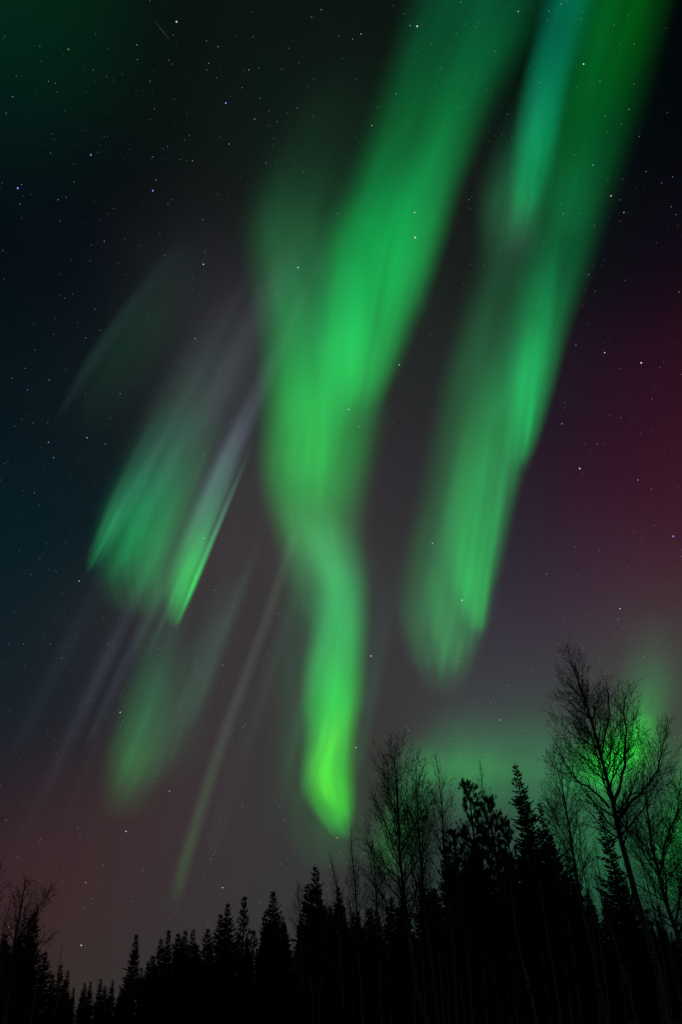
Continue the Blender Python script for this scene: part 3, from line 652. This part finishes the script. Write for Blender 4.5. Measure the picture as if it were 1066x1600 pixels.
def on_plane(pts, D, bx):
    """photo points -> world points on the upright plane D metres away"""
    D *= DS; n = ray(bx, 1600); n = np.array([n[0], n[1], 0]); n /= np.linalg.norm(n)
    out = []
    for px, py in pts:
        d = ray(px, py); out.append(CAM + d * (D / float(d @ n)))
    return out

# ------------------------------------------------------------------ individual birches
def hero_birch(pts, D, r0, seed, label, limbs=(), **kw):
    W = on_plane(pts, D, pts[0][0])
    base = W[0].copy(); dxy = (W[1] - W[0]); drop = W[0][2]
    base = W[0] - dxy / max(dxy[2], .1) * drop * .6; base[2] = -.05
    W = [base] + W
    rn = np.random.default_rng(seed + 99)
    nrmv = nrm(np.array([base[0], base[1], 0])); side = np.cross(nrmv, UP)
    L = []
    for lp, lr, reach, nb in limbs:
        off = rn.uniform(-1, 1)
        lw = on_plane(lp, D, pts[0][0])
        lw = [w + nrmv * off * 2.2 * (i / (len(lw) - 1)) for i, w in enumerate(lw)]
        L.append(([w - base for w in lw], lr, reach, nb))
    me = birch_meshes([w - base for w in W], r0, seed, limbs=L, **kw)
    return plant('birch_tree', me, tuple(base), label, 'tree', 'bare birches at the edge of the forest')
hero_birch([(1038, 1592), (1022, 1500), (1000, 1430), (984, 1375), (966, 1310), (955, 1255), (944, 1200), (930, 1145), (914, 1090), (902, 1050), (886, 1004)], 30, .18, 3,
    'tallest bare birch, leaning left, its crown against the emerald glow', crown_from=.42, reach=4.0, nb=52, angle=(32, 60), twig=1.0,
    limbs=[([(958, 1262), (968, 1225), (976, 1190), (977, 1150), (974, 1115), (984, 1085)], .07, 3.0, 24),
           ([(960, 1290), (985, 1255), (1012, 1225), (1030, 1180), (1036, 1130)], .06, 2.8, 24),
           ([(952, 1262), (930, 1232), (905, 1215), (880, 1185), (864, 1150)], .055, 2.6, 22),
           ([(940, 1180), (950, 1130), (952, 1085), (946, 1050)], .045, 2.0, 18),
           ([(924, 1125), (905, 1105), (885, 1095), (866, 1085)], .035, 1.7, 14)])
hero_birch([(948, 1598), (938, 1540), (925, 1470), (910, 1400), (898, 1330), (888, 1270), (878, 1215), (866, 1172)], 33, .12, 14,
    'slender bare birch just left of the tallest birch', crown_from=.42, reach=3.4, nb=48, twig=1.0, angle=(30, 58))
hero_birch([(1100, 1598), (1080, 1520), (1045, 1430), (1030, 1370), (1015, 1310), (1010, 1260), (1012, 1215)], 28, .12, 25,
    'bare birch between the tallest birch and the right edge', crown_from=.38, reach=3.6, nb=46, angle=(30, 60), twig=1.0,
    limbs=[([(1030, 1370), (1045, 1320), (1054, 1260), (1056, 1200)], .045, 2.4, 20)])
hero_birch([(1150, 1590), (1128, 1480), (1105, 1380), (1085, 1290), (1072, 1225)], 27, .11, 36,
    'bare birch cut off by the right edge', crown_from=.36, reach=3.4, nb=38, angle=(34, 62))
hero_birch([(668, 1598), (655, 1545), (644, 1470), (637, 1420), (630, 1350), (627, 1290), (624, 1230), (616, 1166)], 35, .15, 47,
    'tall bare birch with a rounded fine crown, right of the lime tongue', crown_from=.34, reach=4.9, nb=50, angle=(30, 48), twig=.8, top=.55,
    limbs=[([(630, 1372), (616, 1335), (600, 1290), (583, 1245), (572, 1210)], .03, 2.0, 12)])
hero_birch([(686, 1598), (680, 1540), (670, 1460), (664, 1400), (660, 1330), (656, 1260), (651, 1182)], 37, .12, 58,
    'bare birch touching the right side of the rounded one', crown_from=.36, reach=3.8, nb=42, angle=(24, 42), twig=.85, top=.62)
hero_birch([(715, 1598), (708, 1500), (700, 1400), (694, 1320), (690, 1250), (681, 1178)], 39, .11, 69,
    'bare birch with a spiky top beside the pine', crown_from=.42, reach=3.2, nb=38, angle=(20, 38), twig=.85)
hero_birch([(800, 1598), (785, 1480), (772, 1380), (760, 1270), (750, 1190)], 46, .10, 70,
    'thin bare birch top rising between the pine and the small spruce', crown_from=.55, reach=2.6, nb=34, angle=(22, 38))
hero_birch([(566, 1598), (560, 1500), (556, 1420), (551, 1350), (548, 1292)], 42, .09, 81,
    'narrow bare birch right under the tip of the lime tongue', crown_from=.38, reach=2.4, nb=44, angle=(24, 46))
hero_birch([(540, 1598), (534, 1480), (528, 1400), (522, 1365), (514, 1330)], 45, .07, 92,
    'small bare birch leaning left, left of the tongue tip tree', crown_from=.45, reach=2.0, nb=30, angle=(24, 44))
hero_birch([(596, 1598), (592, 1500), (588, 1420), (583, 1350), (578, 1300)], 41, .07, 93,
    'young bare birch between the rounded birch and the narrow one', crown_from=.34, reach=2.6, nb=40, angle=(24, 46))
hero_birch([(474, 1598), (471, 1500), (468, 1430), (465, 1378)], 55, .07, 103,
    'small bare birch poking out left of the sharp central spruce', crown_from=.6, reach=2.4, nb=26, angle=(30, 54))
hero_birch([(8, 1590), (16, 1520), (27, 1450), (36, 1400), (44, 1374)], 30, .09, 114,
    'many branched bare birch near the left edge', crown_from=.30, reach=2.6, nb=42, angle=(30, 60),
    limbs=[([(22, 1480), (48, 1435), (62, 1405), (74, 1378)], .03, 1.7, 16), ([(30, 1500), (60, 1472), (84, 1455)], .022, 1.0, 9)])
hero_birch([(-75, 1590), (-62, 1480), (-48, 1380), (-34, 1300), (-26, 1240)], 19, .10, 125,
    'bare birch mostly outside the left edge, only its twigs in view', crown_from=.3, reach=2.4, nb=36, angle=(36, 66))
for k, (pts, D, lab) in enumerate([
    ([(838, 1598), (828, 1545), (815, 1490), (805, 1440), (795, 1370), (790, 1320)], 27, 'thin pale trunk, brightest one low in the right forest wall'),
    ([(876, 1598), (866, 1530), (856, 1465), (846, 1390), (838, 1340)], 30, 'thin pale trunk left of the twin trunks in the right forest wall'),
    ([(936, 1598), (928, 1500), (920, 1420), (912, 1350)], 34, 'thin pale trunk directly left of the leaning one near the tall birch'),
    ([(995, 1598), (975, 1520), (950, 1440), (935, 1385), (925, 1340)], 29, 'thin pale trunk slanting toward the foot of the tallest birch'),
    ([(498, 1598), (500, 1540), (502, 1480), (500, 1430)], 46, 'thin pale trunk below the sharp central spruce'),
    ([(489, 1598), (484, 1530), (480, 1470), (476, 1420)], 44, 'thin pale trunk left of the one below the central spruce'),
    ([(726, 1598), (714, 1520), (704, 1450), (698, 1400)], 40, 'thin pale trunk in the forest wall below the pine')]):
    hero_birch(pts, D, .075, 200 + k * 7, lab, crown_from=.72, reach=1.3, nb=10, dead=7, maxlevel=3)

YOUNG = [(822, 1330, 37, 'bare sapling in front of the spruce beside the tall dark one'), (846, 1275, 39, 'young bare birch between two spruces left of the slender birch'), (928, 1310, 35, 'bare sapling wedged between slender birch and tallest birch'),
    (948, 1345, 30, 'low bare sapling right at the foot of the tallest birch crown'), (632, 1345, 36, 'bare sapling touching the rounded birch trunk'), (683, 1375, 35, 'low bare sapling left of the bushy pine'), (735, 1365, 37, 'low bare sapling below the tufted pine'),
    (1020, 1350, 31, 'low bare sapling under the birch before the right edge'), (508, 1392, 50, 'bare sapling beside the sharp central spruce'),
    (640, 1285, 33, 'young bare birch in the tangle left of the rounded birch trunk'), (707, 1300, 35, 'young bare birch among twigs below the spiky topped birch'), (668, 1330, 34, 'low bare sapling between the two touching birches'),
    (775, 1330, 38, 'low bare sapling under the dense spruce by the pine'), (862, 1290, 36, 'young bare birch right behind the slender birch'), (905, 1300, 31, 'young bare birch between the slender birch and the leaning trunk'),
    (985, 1260, 33, 'young bare birch right of the leaning trunk'), (1006, 1300, 36, 'low bare sapling near the emerald lit gap'), (1035, 1275, 30, 'young bare birch in front of the right edge glow'), (1052, 1330, 34, 'low bare sapling at the right edge'),
    (1078, 1290, 32, 'young bare birch half outside the right edge'), (545, 1400, 44, 'low bare sapling under the narrow birch'), (597, 1330, 40, 'young bare birch left of the rounded birch crown foot'), (15, 1400, 32, 'young bare birch at the left edge beside the many branched one'), (66, 1440, 40, 'low bare sapling over the big far left spruce'), (96, 1476, 60, 'tiny bare tree arching over the shoulder left of the tree gap')]
for k, (px, py, D, lab) in enumerate(YOUNG):
    lx = (px - 417) / 2637.0 * .9; b = 1598
    pts = [(px + lx * (b - py) , b), (px + lx * (b - py) * .6 + 3, py + (b - py) * .6), (px + lx * (b - py) * .3 - 2, py + (b - py) * .3), (px, py)]
    hero_birch(pts, D, .05, 400 + k * 3, lab, crown_from=.2, reach=2.0 if px > 100 else 1.6, nb=26, angle=(28, 60), twig=.8, dead=6)

# ------------------------------------------------------------------ conifers
SPR = [spruce_meshes(14, 2.7, 1, 1.0, .30, wide=1.5), spruce_meshes(14, 3.4, 2, 1.0, .38, ragged=.3, wide=1.5), spruce_meshes(14, 2.3, 3, 1.1, .28, ragged=.25, wide=1.5),
       spruce_meshes(14, 3.0, 4, .85, .35, ragged=.4, crooked=.12, wide=1.5), spruce_meshes(14, 2.5, 5, 1.0, .42, ragged=.35, crooked=.08, wide=1.5), spruce_meshes(14, 3.9, 6, .9, .34, ragged=.35, wide=1.5)]
SPN = [spruce_meshes(16, 2.3, 21, 1.1, .30, ragged=.42, crooked=.10), spruce_meshes(16, 2.6, 22, .95, .36, ragged=.5, crooked=.2), spruce_meshes(16, 3.3, 23, 1.0, .33, ragged=.5)]
PIN = [pine_meshes(14, 1.9, 31, .40), pine_meshes(14, 1.5, 32, .30), pine_meshes(14, 2.2, 33, .5), pine_meshes(14, 2.9, 34, .36, tuft=40, steep=.5), pine_meshes(14, 2.5, 35, .30, tuft=36, steep=.6)]
rp = random.Random(77)
def conifer(kind, px, py, D, meshes, H0, label, group):
    loc, H = tip_to_base(px, py, D)
    return plant(kind, meshes, loc, label, 'tree', group, H / H0, rp.random() * 6.28)
G1 = 'spruces along the forest edge'
for px, py, D, v, lab in [
    (214, 1459, 105, 2, 'lone pointed spruce standing above its neighbours left of centre'),
    (133, 1535, 170, 1, 'far small spruce, left one of the pair in the tree gap'),
    (142, 1533, 172, 2, 'far small spruce, right one of the pair in the tree gap'),
    (158, 1529, 150, 3, 'far spruce right of the pair in the tree gap'),
    (165, 1540, 150, 5, 'squat far spruce next to the gap trees'),
    (177, 1529, 140, 0, 'narrow far spruce left of the lone pointed one'),
    (188, 1548, 135, 1, 'broad low spruce at the left foot of the lone pointed one'),
    (238, 1492, 100, 1, 'broad spruce at the right foot of the lone pointed one'),
    (252, 1466, 98, 3, 'first spruce of the jagged row right of the lone pointed one'),
    (264, 1452, 97, 2, 'pointed spruce, tallest at the start of the jagged row'),
    (279, 1458, 96, 5, 'second peak of the jagged row'),
    (290, 1453, 95, 1, 'third peak of the jagged row'),
    (302, 1450, 93, 0, 'narrow tip ending the jagged row'),
    (325, 1451, 90, 5, 'wide spruce between the jagged row and the double peak'),
    (345, 1427, 85, 1, 'shorter left spruce of the double peak left of the lone pine'),
    (356, 1409, 82, 0, 'taller right spruce of the double peak left of the lone pine'),
    (427, 1391, 74, 1, 'broad spruce with a round shouldered top right of the lone pine'),
    (414, 1425, 78, 0, 'short spruce hugging the left side of the round shouldered one'),
    (480, 1381, 66, 3, 'spruce with a blunt top left of the sharp central one'),
    (493, 1350, 62, 0, 'sharp central spruce with a long bare leader'),
    (528, 1384, 60, 4, 'dark spruce right of the sharp central one'),
    (508, 1415, 62, 1, 'short spruce under the small leaning birch'),
    (575, 1420, 58, 3, 'low dark spruce beneath the narrow bare birch'),
    (612, 1400, 56, 3, 'low dark spruce left of the rounded birch trunk'),
    (55, 1424, 75, 5, 'big dark spruce at far left behind the many branched birch'),
    (30, 1462, 70, 1, 'dark spruce close to the left edge'),
    (72, 1486, 72, 1, 'spruce at the right shoulder of the big far left one'),
    (96, 1506, 88, 3, 'ragged spruce left of the tree gap'),
    (107, 1514, 92, 0, 'thin spruce just left of the tree gap'),
    (116, 1542, 110, 2, 'smallest spruce bounding the tree gap at left')]:
    conifer('spruce_tree', px, py, D, SPR[v], 14, lab, G1)
for px, py, D, v, lab in [
    (806, 1190, 44, 0, 'tall dark spruce with a sharp top left of the tallest birch'),
    (821, 1232, 46, 1, 'spruce pressed against the right side of the tall dark one'),
    (842, 1250, 47, 0, 'spruce between the tall dark one and the slender birch'),
    (700, 1320, 46, 1, 'dark spruce behind the spiky topped birch'),
    (935, 1262, 40, 0, 'dark spruce hidden behind the trunk of the tallest birch'),
    (888, 1322, 42, 1, 'spruce under the crown of the slender birch'),
    (962, 1350, 44, 2, 'low spruce at the foot of the tallest birch'),
    (655, 1375, 50, 1, 'dark spruce behind the rounded birch trunk'),
    (860, 1300, 50, 0, 'spruce just left of the slender birch trunk')]:
    conifer('spruce_tree', px, py, D, SPN[v], 16, lab, G1)
conifer('pine_tree', 381, 1402, 76, PIN[1], 14, 'lone thin pine with open branches between two spruce peaks', 'pines among the spruces')
conifer('pine_tree', 396, 1453, 70, PIN[0], 14, 'small bushy pine right below the lone thin pine', 'pines among the spruces')
conifer('pine_tree', 764, 1247, 40, PIN[3], 14, 'broad crowned pine right of the tufted pine with the long leader', 'pines among the spruces')
conifer('pine_tree', 789, 1282, 44, PIN[4], 14, 'bushy low pine left of the tall dark spruce', 'pines among the spruces')
conifer('pine_tree', 706, 1296, 42, PIN[3], 14, 'bushy pine left of the tufted pine, under the spiky birch', 'pines among the spruces')
conifer('pine_tree', 742, 1310, 46, PIN[4], 14, 'dark pine directly below the tufted pine', 'pines among the spruces')
conifer('pine_tree', 856, 1322, 44, PIN[3], 14, 'bushy dark pine under the slender birch crown', 'pines among the spruces')
conifer('pine_tree', 982, 1392, 46, PIN[4], 14, 'dark pine right of the leaning trunk', 'pines among the spruces')
conifer('pine_tree', 729, 1218, 38, PIN[4], 14, 'tufted pine with a long leader beside the spiky topped birch', 'pines among the spruces')
conifer('pine_tree', 1060, 1440, 60, PIN[2], 14, 'dim pine low behind the right edge birches', 'pines among the spruces')
conifer('pine_tree', 1010, 1420, 58, PIN[0], 14, 'dim pine behind the foot of the tallest birch', 'pines among the spruces')

# the forest behind: conifers that fill the black wall
SKX = [-60, 0, 60, 80, 105, 118, 130, 150, 180, 205, 230, 260, 330, 360, 400, 430, 460, 500, 560, 620, 680, 720, 790, 830, 870, 900, 960, 1000, 1066, 1140]
SKYL = [1420, 1445, 1450, 1505, 1540, 1572, 1568, 1548, 1540, 1500, 1490, 1464, 1456, 1442, 1455, 1418, 1425, 1392, 1405, 1392, 1350, 1320, 1320, 1320, 1350, 1370, 1390, 1420, 1435, 1430]
def fill():
    n = 0
    for row, (D0, cnt, extra) in enumerate([(50, 28, 75), (66, 32, 60), (85, 36, 42), (110, 38, 26), (150, 44, 14)]):
        for k in range(cnt):
            px = -70 + 1230 * (k + rp.random() * .9) / cnt
            top = float(np.interp(px, SKX, SKYL)) + rp.uniform(.15, 1) * extra + 5
            if px < 340 and D0 < 80 and px > 90: continue
            if 60 < px < 150 and row < 4: continue
            D = D0 * rp.uniform(.9, 1.12)
            top = min(top, 1590)
            loc, H = tip_to_base(px, top, D)
            if H > 25:
                D *= 24 / H; loc, H = tip_to_base(px, top, D)
            m = rp.choice(SPR + (SPN[1:] if row < 2 else [])); h0 = 16 if m in SPN else 14
            side = 'left' if px < 120 else ('middle' if px < 560 else 'right')
            plant('spruce_tree', m, loc, 'dark spruce merged into the black forest wall at the %s' % side, 'tree', 'dark spruces filling the %s forest wall' % side, H / h0, rp.random() * 6.28)
            n += 1
    return n
fill()
def far_forest():
    """the wood beyond reads as one dark mass"""
    src = [(SPR[i][1], SPR[i][0]) for i in (0, 2, 4)]
    data = []
    for c, t in src:
        for me in (c, t):
            v = np.empty(len(me.vertices) * 3, np.float32); me.vertices.foreach_get('co', v)
            f = np.empty(len(me.loops), np.int32); me.loops.foreach_get('vertex_index', f)
            data.append((v.reshape(-1, 3), f.reshape(-1, 4)))
    V = []; F = []; n = 0; rn = np.random.default_rng(8)
    for k in range(110):
        a = math.radians(-52 + 104 * (k + rn.random()) / 110); D = rn.uniform(280, 350)
        s = rn.uniform(.62, .95)
        v, f = data[2 * int(rn.integers(0, 3))]
        f = f[rn.random(len(f)) < .5]
        w = v * s * np.array([1.25, 1.25, 1]) + np.array([math.sin(a) * D, math.cos(a) * D, 0])
        V.append(w); F.append(f + n); n += len(w)
    tag(add_obj('far_forest', mesh_np('far_forest', np.concatenate(V), np.concatenate(F), M_NEEDLE)), 'distant dark spruce wood closing the gap low on the horizon', 'forest', kind='stuff')
far_forest()
